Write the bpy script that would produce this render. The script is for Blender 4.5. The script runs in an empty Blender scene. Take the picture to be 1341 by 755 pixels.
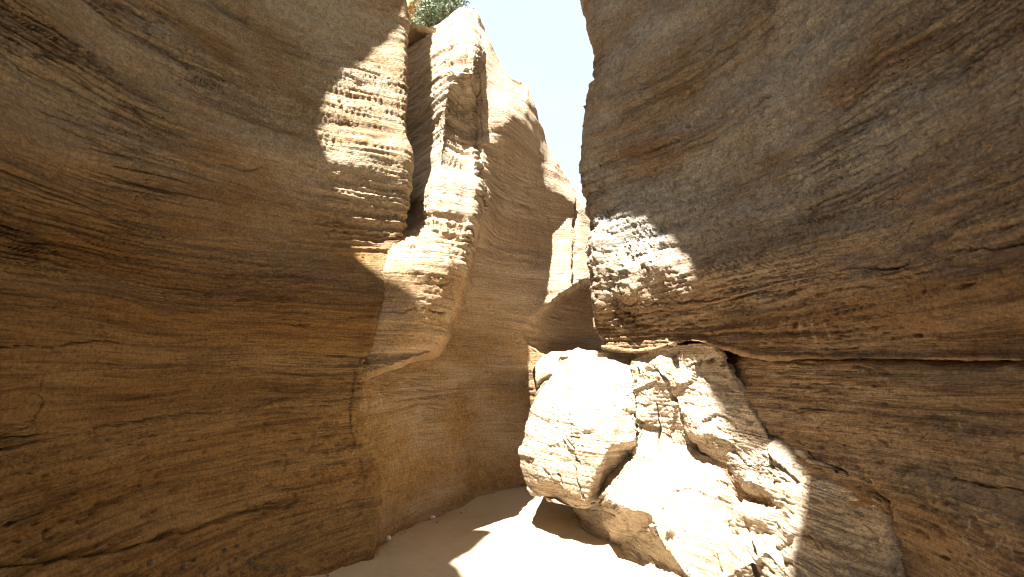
import bpy, math, random
import numpy as np
from mathutils import Vector, geometry

# ------------------------------------------------------------------ camera
sc = bpy.context.scene
C = sc.collection
F_PX, PITCH, CAM_Z = 730.0, math.radians(8.0), 1.6
cam_d = bpy.data.cameras.new('camera')
cam_d.sensor_fit = 'HORIZONTAL'
cam_d.sensor_width = 36.0
cam_d.lens = 36.0 * F_PX / 1341.0
cam_d.clip_start = 0.05
cam_d.clip_end = 5000.0
cam = bpy.data.objects.new('camera', cam_d)
cam.location = (0, 0, CAM_Z)
cam.rotation_euler = (math.radians(90) + PITCH, 0, 0)
C.objects.link(cam)
sc.camera = cam

# ------------------------------------------------------------------ light
TO_SUN = Vector((-0.20, -0.41, 1.0)).normalized()
SUN_EL = math.asin(TO_SUN.z)
SUN_AZ = math.atan2(TO_SUN.x, TO_SUN.y)
w = bpy.data.worlds.new('World')
sc.world = w
w.use_nodes = True
nt = w.node_tree
nt.nodes.clear()
wo = nt.nodes.new('ShaderNodeOutputWorld')
bg = nt.nodes.new('ShaderNodeBackground')
sky = nt.nodes.new('ShaderNodeTexSky')
sky.sky_type = 'NISHITA'
sky.sun_disc = False
sky.sun_elevation = SUN_EL
sky.sun_rotation = SUN_AZ
sky.air_density = 1.0
sky.dust_density = 2.5
sky.altitude = 600
bg.inputs['Strength'].default_value = 0.10
tc = nt.nodes.new('ShaderNodeTexCoord')
mp = nt.nodes.new('ShaderNodeMapping')
mp.inputs['Scale'].default_value = (1.6, 1.6, 3.4)
cn = nt.nodes.new('ShaderNodeTexNoise')
cn.inputs['Scale'].default_value = 3.1
cn.inputs['Detail'].default_value = 9
cn.inputs['Roughness'].default_value = 0.6
cr = nt.nodes.new('ShaderNodeMapRange')
cr.inputs['From Min'].default_value = 0.46
cr.inputs['From Max'].default_value = 0.78
cr.inputs['To Min'].default_value = 0.75
cr.inputs['To Max'].default_value = 0.95
cm = nt.nodes.new('ShaderNodeMixRGB')
cm.inputs['Color2'].default_value = (1.58, 1.78, 1.88, 1)
nt.links.new(tc.outputs['Generated'], mp.inputs['Vector'])
nt.links.new(mp.outputs['Vector'], cn.inputs['Vector'])
nt.links.new(cn.outputs['Fac'], cr.inputs['Value'])
nt.links.new(cr.outputs['Result'], cm.inputs['Fac'])
nt.links.new(sky.outputs['Color'], cm.inputs['Color1'])
nt.links.new(cm.outputs['Color'], bg.inputs['Color'])
nt.links.new(bg.outputs['Background'], wo.inputs['Surface'])

sun_d = bpy.data.lights.new('sun', 'SUN')
sun_d.energy = 5.0
sun_d.angle = math.radians(0.53)
sun_d.color = (1.0, 0.965, 0.91)
sun = bpy.data.objects.new('sun', sun_d)
sun.rotation_euler = TO_SUN.to_track_quat('Z', 'Y').to_euler()
sun.location = (0, 0, 30)
C.objects.link(sun)

sc.view_settings.view_transform = 'Standard'
sc.view_settings.look = 'None'
sc.view_settings.gamma = 1.0
sc.view_settings.exposure = 2.6
sc.cycles.max_bounces = 12
sc.cycles.diffuse_bounces = 8
sc.cycles.sample_clamp_indirect = 6.0
sc.cycles.use_denoising = True
sc.cycles.pixel_filter_type = 'BLACKMAN_HARRIS'
sc.cycles.filter_width = 1.0

# ------------------------------------------------------------------ numpy noise
_rs = np.random.RandomState(7)
_perm = np.concatenate([_rs.permutation(256)] * 2).astype(np.int32)
_grad = _rs.normal(size=(256, 3)).astype(np.float32)
_grad /= np.linalg.norm(_grad, axis=1)[:, None]


def noise3(x, y, z):
    """gradient noise, about -1..1"""
    x = np.asarray(x, np.float32); y = np.asarray(y, np.float32); z = np.asarray(z, np.float32)
    xi = np.floor(x).astype(np.int32); yi = np.floor(y).astype(np.int32); zi = np.floor(z).astype(np.int32)
    xf = x - xi; yf = y - yi; zf = z - zi
    u = xf * xf * xf * (xf * (xf * 6 - 15) + 10)
    v = yf * yf * yf * (yf * (yf * 6 - 15) + 10)
    t = zf * zf * zf * (zf * (zf * 6 - 15) + 10)
    xi &= 255; yi &= 255; zi &= 255
    x1 = (xi + 1) & 255; y1 = (yi + 1) & 255; z1 = (zi + 1) & 255

    def g(a, b, c, fx, fy, fz):
        h = _perm[_perm[_perm[a] + b] + c]
        gr = _grad[h]
        return gr[..., 0] * fx + gr[..., 1] * fy + gr[..., 2] * fz
    n000 = g(xi, yi, zi, xf, yf, zf); n100 = g(x1, yi, zi, xf - 1, yf, zf)
    n010 = g(xi, y1, zi, xf, yf - 1, zf); n110 = g(x1, y1, zi, xf - 1, yf - 1, zf)
    n001 = g(xi, yi, z1, xf, yf, zf - 1); n101 = g(x1, yi, z1, xf - 1, yf, zf - 1)
    n011 = g(xi, y1, z1, xf, yf - 1, zf - 1); n111 = g(x1, y1, z1, xf - 1, yf - 1, zf - 1)
    a = n000 + u * (n100 - n000); b = n010 + u * (n110 - n010)
    c = n001 + u * (n101 - n001); d = n011 + u * (n111 - n011)
    e = a + v * (b - a); f = c + v * (d - c)
    return (e + t * (f - e)) * 1.6


def sstep(a, b, x):
    t = np.clip((x - a) / (b - a), 0, 1)
    return t * t * (3 - 2 * t)


# ------------------------------------------------------------------ surveying: the place measured from where the photograph was taken
CT, ST = math.cos(PITCH), math.sin(PITCH)


def at(px, py, Y):
    """world point seen in direction (px, py) at distance Y along the canyon"""
    xc = (np.asarray(px, float) - 670.5) / F_PX
    yc = (377.5 - np.asarray(py, float)) / F_PX
    t = np.asarray(Y, float) / (CT - yc * ST)
    return np.stack([xc * t, np.broadcast_to(np.asarray(Y, float), np.shape(t)) + 0 * t, CAM_Z + t * (ST + yc * CT)], -1)


def to_px(p):
    x, y, z = p[..., 0], p[..., 1], p[..., 2] - CAM_Z
    f = np.maximum(y * CT + z * ST, 0.05)
    up = -y * ST + z * CT
    return 670.5 + F_PX * x / f, 377.5 - F_PX * up / f


def W(x, y, z):
    return ('w', x, y, z)


def cp(c):
    return np.array(c[1:], float) if c[0] == 'w' else at(*c)


def spline_eval(P, ts):
    """Catmull-Rom through P[0..n-1] (axis 0) at parameters ts"""
    n = len(P)
    out = np.zeros((len(ts),) + P.shape[1:])
    for k, t in enumerate(ts):
        i = min(int(t), n - 2); f = t - i
        p1, p2 = P[i], P[i + 1]
        p0 = P[i - 1] if i > 0 else 2 * p1 - p2
        p3 = P[i + 2] if i + 2 < n else 2 * p2 - p1
        m1 = (p2 - p0) * 0.5; m2 = (p3 - p1) * 0.5
        f2, f3 = f * f, f * f * f
        out[k] = (2 * f3 - 3 * f2 + 1) * p1 + (f3 - 2 * f2 + f) * m1 + (-2 * f3 + 3 * f2) * p2 + (f3 - f2) * m2
    return out


def ts_from(subs):
    t = []
    for i, n in enumerate(subs):
        t += [i + k / n for k in range(n)]
    t.append(len(subs))
    return t


def loft(rows, usubs, vsubs):
    P = np.array([[cp(c) for c in r] for r in rows])          # v, u, 3
    P = spline_eval(P, ts_from(vsubs))                         # V, u, 3
    P = np.swapaxes(spline_eval(np.swapaxes(P, 0, 1), ts_from(usubs)), 0, 1)
    return P


def grid_normals(P):
    du = np.gradient(P, axis=1); dv = np.gradient(P, axis=0)
    n = np.cross(du, dv)
    n /= np.maximum(np.linalg.norm(n, axis=-1, keepdims=True), 1e-9)
    return n * open_side(P, n)


def open_side(P, n):
    """+1 or -1 so that the normals of a face point into the open canyon"""
    v = np.array([0., 1.0, 1.9]) - P
    v /= np.linalg.norm(v, axis=-1, keepdims=True)
    V, U = P.shape[:2]
    k = (n * v).sum(-1)
    return 1.0 if np.median(k[V // 8: -V // 8, U // 5: -U // 5]) > 0 else -1.0


def seg_dist(px, py, line):
    """distance in survey units to a polyline"""
    best = np.full(px.shape, 1e9)
    for (x0, y0), (x1, y1) in zip(line[:-1], line[1:]):
        dx, dy = x1 - x0, y1 - y0
        L = max(dx * dx + dy * dy, 1e-9)
        t = np.clip(((px - x0) * dx + (py - y0) * dy) / L, 0, 1)
        best = np.minimum(best, np.hypot(px - x0 - t * dx, py - y0 - t * dy))
    return best


def in_poly(px, py, poly):
    c = np.zeros(px.shape, bool)
    n = len(poly)
    for i in range(n):
        x0, y0 = poly[i]; x1, y1 = poly[(i + 1) % n]
        if y0 == y1:
            continue
        cond = ((y0 > py) != (y1 > py)) & (px < (x1 - x0) * (py - y0) / (y1 - y0) + x0)
        c ^= cond
    return c


def chips(P, sc):
    """broken rock: every cell of a 3-D cell pattern is a flat chip with a tilt of its own"""
    x, y, z = P[..., 0] * .8 * sc, P[..., 1] * .8 * sc, (P[..., 2] + .35 * P[..., 0]) * 1.25 * sc
    q = np.stack([x, y, z], -1).astype(np.float32)
    b = np.floor(q).astype(np.int32)
    best = np.full(x.shape, 1e9, np.float32); val = np.zeros(x.shape, np.float32)
    for i in (-1, 0, 1):
        for j in (-1, 0, 1):
            for k in (-1, 0, 1):
                c = b + np.array([i, j, k])
                h = _perm[_perm[_perm[c[..., 0] & 255] + (c[..., 1] & 255)] + (c[..., 2] & 255)]
                pt = c + .5 + .45 * _grad[h]
                dv = q - pt
                dd = (dv ** 2).sum(-1)
                m = dd < best
                h2 = _perm[h + 17]
                v = (dv * _grad[h2]).sum(-1) * .55 + (h2 / 255. - .5) * .9
                val = np.where(m, v, val); best = np.where(m, dd, best)
    return val


def strata(p, dip=0.0, warp=0.10, seed=0.0):
    x, y, z = p[..., 0], p[..., 1], p[..., 2]
    s = z + warp * noise3(x * .35 + seed, y * .35, z * .5) + 0.03 * noise3(x * 1.1 + seed, y * 1.1, z * 1.3 + 9)
    # cross bedding: the dip of the laminae drifts from set to set
    kd = 0.16 * noise3(s * 0 + seed, x * .12, s * 1.3 + seed)
    return s + (kd + dip) * (y - 4.5) * 0.5 + kd * x * .25


def rock_relief(p, s, bed=1.0, lam=1.0, iso=1.0, pits=1.0, blocky=0.0, foot=0.0):
    x, y, z = p[..., 0], p[..., 1], p[..., 2]
    if foot:      # crumbly pebbly bed low down, where laminae give way to knobs and holes
        f = foot * sstep(1.5, 1.15, s)
        lam = lam * (1 - .75 * f / foot)
    wx = x + .05 * noise3(x * 3, y * 3, z * 3 + 4)
    d = bed * 0.060 * noise3(x * .45, y * .45, s * 2.6)
    d += bed * 0.034 * noise3(x * .8, y * .8, s * 6.5 + 11)
    m = sstep(-.35, .35, noise3(x * .7 + 31, y * .7, s * 1.7))                 # where laminae stand out
    l1 = np.tanh(3.2 * noise3(wx * .7, y * .7, s * 15 + 3)) * .5
    l2 = np.tanh(3.2 * noise3(wx * 1.2, y * 1.2, s * 34 + 7)) * .55
    l3 = noise3(wx * 2.5, y * 2.5, s * 75 + 1)
    d += lam * (0.35 + m) * (0.016 * l1 + 0.009 * l2 + 0.0045 * l3)
    for fx, fs, dep, th in ((1.2, 30, .011, .10), (2.0, 62, .008, .13), (4., 120, .004, .16)):
        gg = np.abs(noise3(wx * fx + 15, y * fx, s * fs + 8))
        d -= lam * dep * np.exp(-(gg / th) ** 2) * (.25 + m)
    g = np.abs(noise3(wx * .8 + 5, y * .8, s * 17 + 5))
    brk = sstep(-.05, .45, noise3(x * 1.6, y * 1.6, s * 6 + 40))
    d -= lam * 0.030 * np.exp(-(g / 0.07) ** 2) * brk * (.3 + m)               # open bedding partings
    d += iso * (0.030 * noise3(x * 1.7, y * 1.7, z * 2.2 + 3) + 0.014 * noise3(x * 5, y * 5, z * 6)
                + 0.008 * noise3(x * 13, y * 13, z * 15) + 0.0055 * noise3(x * 31, y * 31, z * 36) + .003 * noise3(x * 62, y * 62, z * 70))
    pm = sstep(.05, .5, noise3(x * 1.3 + 9, y * 1.3, z * 2.0 + 77))
    pn = noise3(x * 16 + 3, y * 16, s * 34)
    d -= pits * pm * 0.020 * sstep(.42, .75, pn)
    pn = noise3(x * 7 + 13, y * 7, s * 17)
    d -= pits * 0.030 * sstep(.58, .85, pn) * sstep(-.2, .3, noise3(x * .9 + 2, y * .9, z * 1.2))
    if foot:
        q = noise3((x + z * .5) * 7, y * 7, (z - x * .4) * 14)
        d += f * (.014 * q - .022 * sstep(.25, .7, noise3((x + z * .5) * 15, y * 13, (z - x * .4) * 26 + 5))
                  + .007 * noise3((x + z * .5) * 30, y * 26, (z - x * .4) * 45))
    if blocky:
        b = noise3(x * 2.2, y * 2.2, z * 2.2 + 30)
        d += blocky * 0.05 * np.round(b * 3) / 3
        d += blocky * 0.03 * np.abs(noise3(x * 6 + s * 2, y * 6, z * 9))
        # hackly fracture: little steps slanting down to the right
        q = noise3((x + z * .8) * 9, y * 6, (z - x * .8) * 30)
        d += blocky * 0.010 * q
    return d


def mesh_grid(name, P, attr, mat, parent=None, keep=None, smooth=True, marks=()):
    V, U = P.shape[:2]
    idx = np.arange(V * U).reshape(V, U)
    q = np.stack([idx[:-1, :-1], idx[1:, :-1], idx[1:, 1:], idx[:-1, 1:]], -1).reshape(-1, 4)
    du = np.gradient(P, axis=1); dv = np.gradient(P, axis=0)
    if open_side(P, np.cross(du, dv) / np.maximum(np.linalg.norm(np.cross(du, dv), axis=-1, keepdims=True), 1e-9)) > 0:
        q = q[:, ::-1]
    if keep is not None:
        q = q[keep.reshape(-1)]
    verts = P.reshape(-1, 3)
    used = np.unique(q)
    rem = np.zeros(len(verts), np.int64); rem[used] = np.arange(len(used))
    q = rem[q]; verts = verts[used]; a = attr.reshape(-1)[used]
    me = bpy.data.meshes.new(name)
    me.vertices.add(len(verts)); me.vertices.foreach_set('co', verts.astype(np.float32).ravel())
    me.loops.add(len(q) * 4); me.loops.foreach_set('vertex_index', q.astype(np.int32).ravel())
    me.polygons.add(len(q))
    me.polygons.foreach_set('loop_start', np.arange(0, len(q) * 4, 4, dtype=np.int32))
    me.polygons.foreach_set('loop_total', np.full(len(q), 4, np.int32))
    me.update(calc_edges=True)
    if smooth:
        me.polygons.foreach_set('use_smooth', np.ones(len(q), bool))
    at_ = me.attributes.new('bedding', 'FLOAT', 'POINT')
    at_.data.foreach_set('value', a.astype(np.float32))
    if marks:
        mx, my = to_px(verts)
        front = (verts[:, 1] > .3)
        v = np.zeros(len(verts))
        for ln in marks:
            v = np.maximum(v, np.exp(-(seg_dist(mx, my, ln) / 1.3) ** 2))
        v *= front * (.35 + .65 * sstep(-.4, .3, noise3(verts[:, 0] * 45, verts[:, 1] * 45, verts[:, 2] * 45)))
        am = me.attributes.new('scratch', 'FLOAT', 'POINT')
        am.data.foreach_set('value', v.astype(np.float32))
    me.materials.append(mat)
    o = bpy.data.objects.new(name, me)
    C.objects.link(o)
    if parent is not None:
        o.parent = parent
    return o


def tag(o, label=None, cat=None, group=None, kind=None):
    if label: o['label'] = label
    if cat: o['category'] = cat
    if group: o['group'] = group
    if kind: o['kind'] = kind
    return o


def empty(name, loc):
    o = bpy.data.objects.new(name, None)
    o.location = loc
    C.objects.link(o)
    return o


# ------------------------------------------------------------------ materials
def rock_mat(name, warm, pale, dark, patina=None, patina_z=(3.0, 5.0), patina_amt=0.0, bump=1.0, pale_bias=0.0):
    m = bpy.data.materials.new(name); m.use_nodes = True
    t = m.node_tree; t.nodes.clear(); N = t.nodes.new; L = t.links.new
    out = N('ShaderNodeOutputMaterial'); b = N('ShaderNodeBsdfPrincipled')
    b.inputs['Roughness'].default_value = 0.95
    b.inputs['Specular IOR Level'].default_value = 0.15
    L(b.outputs[0], out.inputs[0])
    geo = N('ShaderNodeTexCoord'); at_ = N('ShaderNodeAttribute'); at_.attribute_name = 'bedding'
    sep = N('ShaderNodeSeparateXYZ'); L(geo.outputs['Object'], sep.inputs[0])

    def vec(kx, kz):
        c = N('ShaderNodeCombineXYZ')
        for i, (src, k) in enumerate(((sep.outputs[0], kx), (sep.outputs[1], kx), (at_.outputs['Fac'], kz))):
            mu = N('ShaderNodeMath'); mu.operation = 'MULTIPLY'; mu.inputs[1].default_value = k
            L(src, mu.inputs[0]); L(mu.outputs[0], c.inputs[i])
        return c.outputs[0]

    def noise(v, scale=1.0, detail=4, rough=.6):
        n = N('ShaderNodeTexNoise'); n.inputs['Scale'].default_value = scale
        n.inputs['Detail'].default_value = detail; n.inputs['Roughness'].default_value = rough
        L(v, n.inputs['Vector']); return n.outputs['Fac']

    def rng(v, a, b_, c=0., d=1.):
        r = N('ShaderNodeMapRange'); r.inputs[1].default_value = a; r.inputs[2].default_value = b_
        r.inputs[3].default_value = c; r.inputs[4].default_value = d; L(v, r.inputs[0]); return r.outputs[0]

    def mix(f, a, b_, mode='MIX'):
        x = N('ShaderNodeMixRGB'); x.blend_type = mode
        for i, q in enumerate((f, a, b_)):
            if isinstance(q, (int, float)): x.inputs[i].default_value = q
            elif isinstance(q, tuple): x.inputs[i].default_value = q + (1,)
            else: L(q, x.inputs[i])
        return x.outputs[0]
    bands = noise(vec(.35, 3.2), 1, 5, .62)
    lam = noise(vec(1.3, 26.), 1, 4, .65)
    fine = noise(vec(3., 90.), 1, 3, .6)
    blotch = noise(geo.outputs['Object'], 1.3, 5, .62)
    grain = noise(geo.outputs['Object'], 55, 4, .7)
    speck = noise(geo.outputs['Object'], 17, 5, .7)
    col = mix(rng(bands, .38 - pale_bias, .64 - pale_bias), warm, pale)
    col = mix(rng(lam, .48, .66, 0, .75), col, dark)
    wide = noise(vec(.22, 1.5), 1, 3, .55)
    col = mix(rng(wide, .52, .68, 0, .5), col, dark)
    col = mix(rng(blotch, .5, .75, 0, .5), col, pale)
    col = mix(rng(fine, .5, .68, 0, .55), col, dark)
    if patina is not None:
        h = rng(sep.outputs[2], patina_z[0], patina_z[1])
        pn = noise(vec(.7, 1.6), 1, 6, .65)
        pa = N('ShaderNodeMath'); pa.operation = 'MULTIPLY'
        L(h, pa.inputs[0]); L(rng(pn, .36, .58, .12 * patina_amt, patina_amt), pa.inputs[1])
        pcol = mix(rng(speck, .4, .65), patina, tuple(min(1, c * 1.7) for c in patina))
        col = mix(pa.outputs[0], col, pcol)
    col = mix(rng(speck, .56, .74, 0, .45), col, dark)
    sa = N('ShaderNodeAttribute'); sa.attribute_name = 'scratch'      # pale marks people scratched into the rock
    col = mix(rng(sa.outputs['Fac'], 0, 1, 0, .6), col, (.55, .45, .33))
    g = rng(grain, .3, .7, .62, 1.36)
    hs = N('ShaderNodeHueSaturation'); L(col, hs.inputs['Color']); L(g, hs.inputs['Value'])
    L(hs.outputs[0], b.inputs['Base Color'])
    # relief too fine for the mesh: laminae, grain, small holes
    h1 = noise(vec(2.2, 60.), 1, 5, .7)
    h2 = noise(geo.outputs['Object'], 30, 6, .72)
    vo = N('ShaderNodeTexVoronoi'); vo.inputs['Scale'].default_value = 24; L(vec(1., 1.8), vo.inputs['Vector'])
    hole = rng(vo.outputs['Distance'], .05, .28, 0, 1)
    holem = rng(noise(geo.outputs['Object'], 2.3, 3, .5), .5, .62)
    ad = N('ShaderNodeMath'); ad.operation = 'ADD'; L(h1, ad.inputs[0]); L(h2, ad.inputs[1])
    hm = N('ShaderNodeMath'); hm.operation = 'MULTIPLY'; L(hole, hm.inputs[0]); L(holem, hm.inputs[1])
    a2 = N('ShaderNodeMath'); a2.operation = 'MULTIPLY_ADD'; a2.inputs[1].default_value = .8
    L(hm.outputs[0], a2.inputs[0]); L(ad.outputs[0], a2.inputs[2])
    bp = N('ShaderNodeBump'); bp.inputs['Strength'].default_value = 1.0 * bump
    bp.inputs['Distance'].default_value = .022
    L(a2.outputs[0], bp.inputs['Height']); L(bp.outputs[0], b.inputs['Normal'])
    return m


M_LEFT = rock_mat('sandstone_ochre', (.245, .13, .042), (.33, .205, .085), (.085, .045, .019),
                  patina=(.33, .27, .19), patina_z=(2.1, 3.5), patina_amt=.85)  # ochre darkened low on the wall to deepen its shade; paler patina above
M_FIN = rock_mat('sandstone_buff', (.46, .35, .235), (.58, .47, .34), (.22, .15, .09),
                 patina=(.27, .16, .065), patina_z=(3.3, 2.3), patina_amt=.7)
M_BACK = rock_mat('sandstone_tan', (.43, .325, .215), (.53, .42, .30), (.28, .19, .12),
                  patina=(.215, .128, .05), patina_z=(2.8, 1.5), patina_amt=.95)
M_RIGHT = rock_mat('sandstone_varnished', (.27, .155, .072), (.38, .275, .17), (.09, .056, .032),
                   patina=(.30, .272, .228), patina_z=(1.9, 2.8), patina_amt=.95)
M_PALE = rock_mat('sandstone_fresh', (.44, .345, .235), (.56, .46, .34), (.22, .15, .09), bump=1.1, pale_bias=.04)
M_ORANGE = rock_mat('sandstone_orange', (.46, .28, .11), (.52, .35, .18), (.24, .14, .06))


def sand_mat():
    m = bpy.data.materials.new('sand'); m.use_nodes = True
    t = m.node_tree; b = t.nodes['Principled BSDF']; N = t.nodes.new; L = t.links.new
    b.inputs['Roughness'].default_value = .95; b.inputs['Specular IOR Level'].default_value = .15
    tc = N('ShaderNodeTexCoord')
    n1 = N('ShaderNodeTexNoise'); n1.inputs['Scale'].default_value = 2.0; n1.inputs['Detail'].default_value = 6
    n2 = N('ShaderNodeTexNoise'); n2.inputs['Scale'].default_value = 90; n2.inputs['Detail'].default_value = 5
    for n in (n1, n2): L(tc.outputs['Object'], n.inputs['Vector'])
    mx = N('ShaderNodeMixRGB'); mx.inputs[1].default_value = (.43, .345, .225, 1); mx.inputs[2].default_value = (.53, .445, .31, 1)
    L(n1.outputs[0], mx.inputs[0])
    m2 = N('ShaderNodeMixRGB'); m2.inputs[2].default_value = (.30, .21, .13, 1)
    r = N('ShaderNodeMapRange'); r.inputs[1].default_value = .55; r.inputs[2].default_value = .8; r.inputs[4].default_value = .5
    L(n2.outputs[0], r.inputs[0]); L(r.outputs[0], m2.inputs[0]); L(mx.outputs[0], m2.inputs[1])
    L(m2.outputs[0], b.inputs['Base Color'])
    bp = N('ShaderNodeBump'); bp.inputs['Strength'].default_value = .4; bp.inputs['Distance'].default_value = .006
    L(n2.outputs[0], bp.inputs['Height']); L(bp.outputs[0], b.inputs['Normal'])
    return m


M_SAND = sand_mat()


def relief(P, flip=1.0, calm=None, warp=.10, chip=0., chip_s=7., chip_mask=None, cracks=(), crack_d=.05, crack_w=1.6, seed=0., dip=0., **kw):
    """push a smooth rock face in and out along its normal"""
    n = grid_normals(P) * flip
    s = strata(P, dip=dip, seed=seed, warp=warp)
    d = rock_relief(P, s, **kw)
    if calm is not None:
        d = d * calm
    if chip:
        c = .075 * chips(P, chip_s) + .018 * chips(P + 5.3, chip_s * 2.6) + .006 * chips(P + 9.1, chip_s * 6.)
        d = d + chip * c * (1. if chip_mask is None else chip_mask)
    if cracks:
        px, py = to_px(P)
        jx = px + 5 * noise3(P[..., 0] * 5, P[..., 1] * 5, P[..., 2] * 5) + 2 * noise3(P[..., 0] * 16, P[..., 1] * 16, P[..., 2] * 16)
        jy = py + 5 * noise3(P[..., 0] * 5 + 9, P[..., 1] * 5, P[..., 2] * 5) + 2 * noise3(P[..., 0] * 16, P[..., 1] * 16 + 8, P[..., 2] * 16)
        for c in cracks:
            line, wd, dp = c if isinstance(c, tuple) and len(c) == 3 and not isinstance(c[1], tuple) else (c, crack_w, crack_d)
            ds = seg_dist(jx, jy, line)
            wv = wd * (.62 + .7 * noise3(P[..., 0] * 6, P[..., 1] * 6, P[..., 2] * 6 + 50))
            op = sstep(-.45, .05, noise3(P[..., 0] * 2.5 + 7, P[..., 1] * 2.5, P[..., 2] * 2.5))
            d = d - op * dp * np.exp(-(ds / np.maximum(wv, .6)) ** 2)
    return P + n * d[..., None], s


# ------------------------------------------------------------------ 1. left wall
def lerp_tab(x, tab):
    xs = [a for a, _ in tab]; ys = [b for _, b in tab]
    return float(np.interp(x, xs, ys))


A_Y = [(-200, 1.75), (-60, 2.1), (0, 2.3), (100, 2.75), (200, 3.3), (300, 3.9), (400, 4.46), (470, 4.82), (540, 5.16), (600, 5.4)]
# how far the wall stands back (+) or bulges out (-) at each height
A_H = [(-250, .85), (-120, .80), (0, .60), (100, .32), (190, .02), (215, -.02), (250, .03), (300, .10), (325, .10), (405, -.14), (425, -.09), (470, -.04), (500, -.0),
       (530, .10), (600, .14), (680, .12), (760, -.05), (900, -.35)]
A_SIL = [(-250, 505), (-120, 515), (0, 526), (60, 531), (130, 533), (200, 534), (260, 530), (300, 527), (325, 520), (380, 504),
         (430, 492), (480, 476), (500, 468), (560, 463), (590, 470), (630, 492), (670, 500), (700, 498), (760, 480), (900, 440)]


def wall_left():
    rows = []
    pys = [-250, -120, -20, 50, 100, 150, 200, 250, 300, 350, 400, 450, 485, 500, 520, 560, 620, 680, 720, 770, 900]
    fr = [-200, -60, 0, 80, 160, 240, 320, 400, 450]

    def row(py, z=None):
        h = lerp_tab(py, A_H); s = lerp_tab(py, A_SIL)
        base = []
        cols = fr + [450 + (s - 450) * .6 if s > 452 else s - 6, s]
        cols = [min(c, s - 2 * (len(cols) - i)) if i < len(cols) - 1 else c for i, c in enumerate(cols)]
        for c in cols:
            hh = h * (.45 + .55 * min(max(c, 0) / 400., 1))
            Yv = lerp_tab(c, A_Y) + hh
            if py >= 300 and c > 380:
                Yv += .0
            base.append(at(c, py, Yv))
        e = base[-1]
        z0 = base[0][2]
        zf = z0
        first = [W(-2.9, -7.0, zf), W(-2.5, -3.0, zf), W(-2.15, -.6, zf), W(-2.05, .7, z0)]
        tail = [W(e[0] - .06, e[1] + .28, e[2]), W(e[0] - .35, e[1] + .8, e[2]), W(e[0] - 1.1, e[1] + 1.5, e[2])]
        return first + [W(*b) for b in base] + tail
    rows = [row(p) for p in pys]
    top = rows[0]
    up1 = [W(c[1] - .25, c[2] - .15, max(c[3] + .8, 5.4)) for c in top]
    up2 = [W(c[1] - .3, c[2] - .3, 7.6) for c in top]
    up3 = [W(c[1] - .3, c[2] - .4, 10.2) for c in top]
    rows = [up3, up2, up1] + rows
    us = [8, 10, 12, 20, 50, 40, 52, 52, 52, 52, 52, 34, 24, 26, 8, 10, 6][:len(rows[0]) - 1]
    vs = [10, 10, 16] + [max(6, int((b - a) / 1.7)) if -30 < a < 760 else 14 for a, b in zip(pys[:-1], pys[1:])]
    P = loft(rows, us, vs)
    cracks = [([(57, 498), (52, 512), (53, 526), (44, 541), (40, 552), (26, 560), (0, 572)], .8, .022), ([(-40, 578), (40, 568), (130, 556), (230, 545), (330, 535), (420, 508)], 1.2, .035),
              ([(222, 475), (214, 488)], 1.1, .02), ([(-40, 748), (80, 728), (200, 708), (300, 676), (400, 655)], 5.0, .06),
              ([(300, 213), (330, 222), (350, 215)], 5, .03), ([(-20, 455), (60, 452), (150, 446)], 1.1, .03),
              ([(230, 445), (330, 440)], 1.0, .02), ([(465, 418), (430, 424), (380, 428)], 1.3, .03)]
    P, s = relief(P, cracks=cracks, seed=1.3, bed=.7, lam=1.2, iso=.75, pits=.6, foot=1.1, warp=.06)
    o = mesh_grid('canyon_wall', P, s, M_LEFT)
    tag(o, 'ochre layered sandstone wall filling the left side, bulging above the sandy floor', 'canyon wall')
    return P


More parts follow.
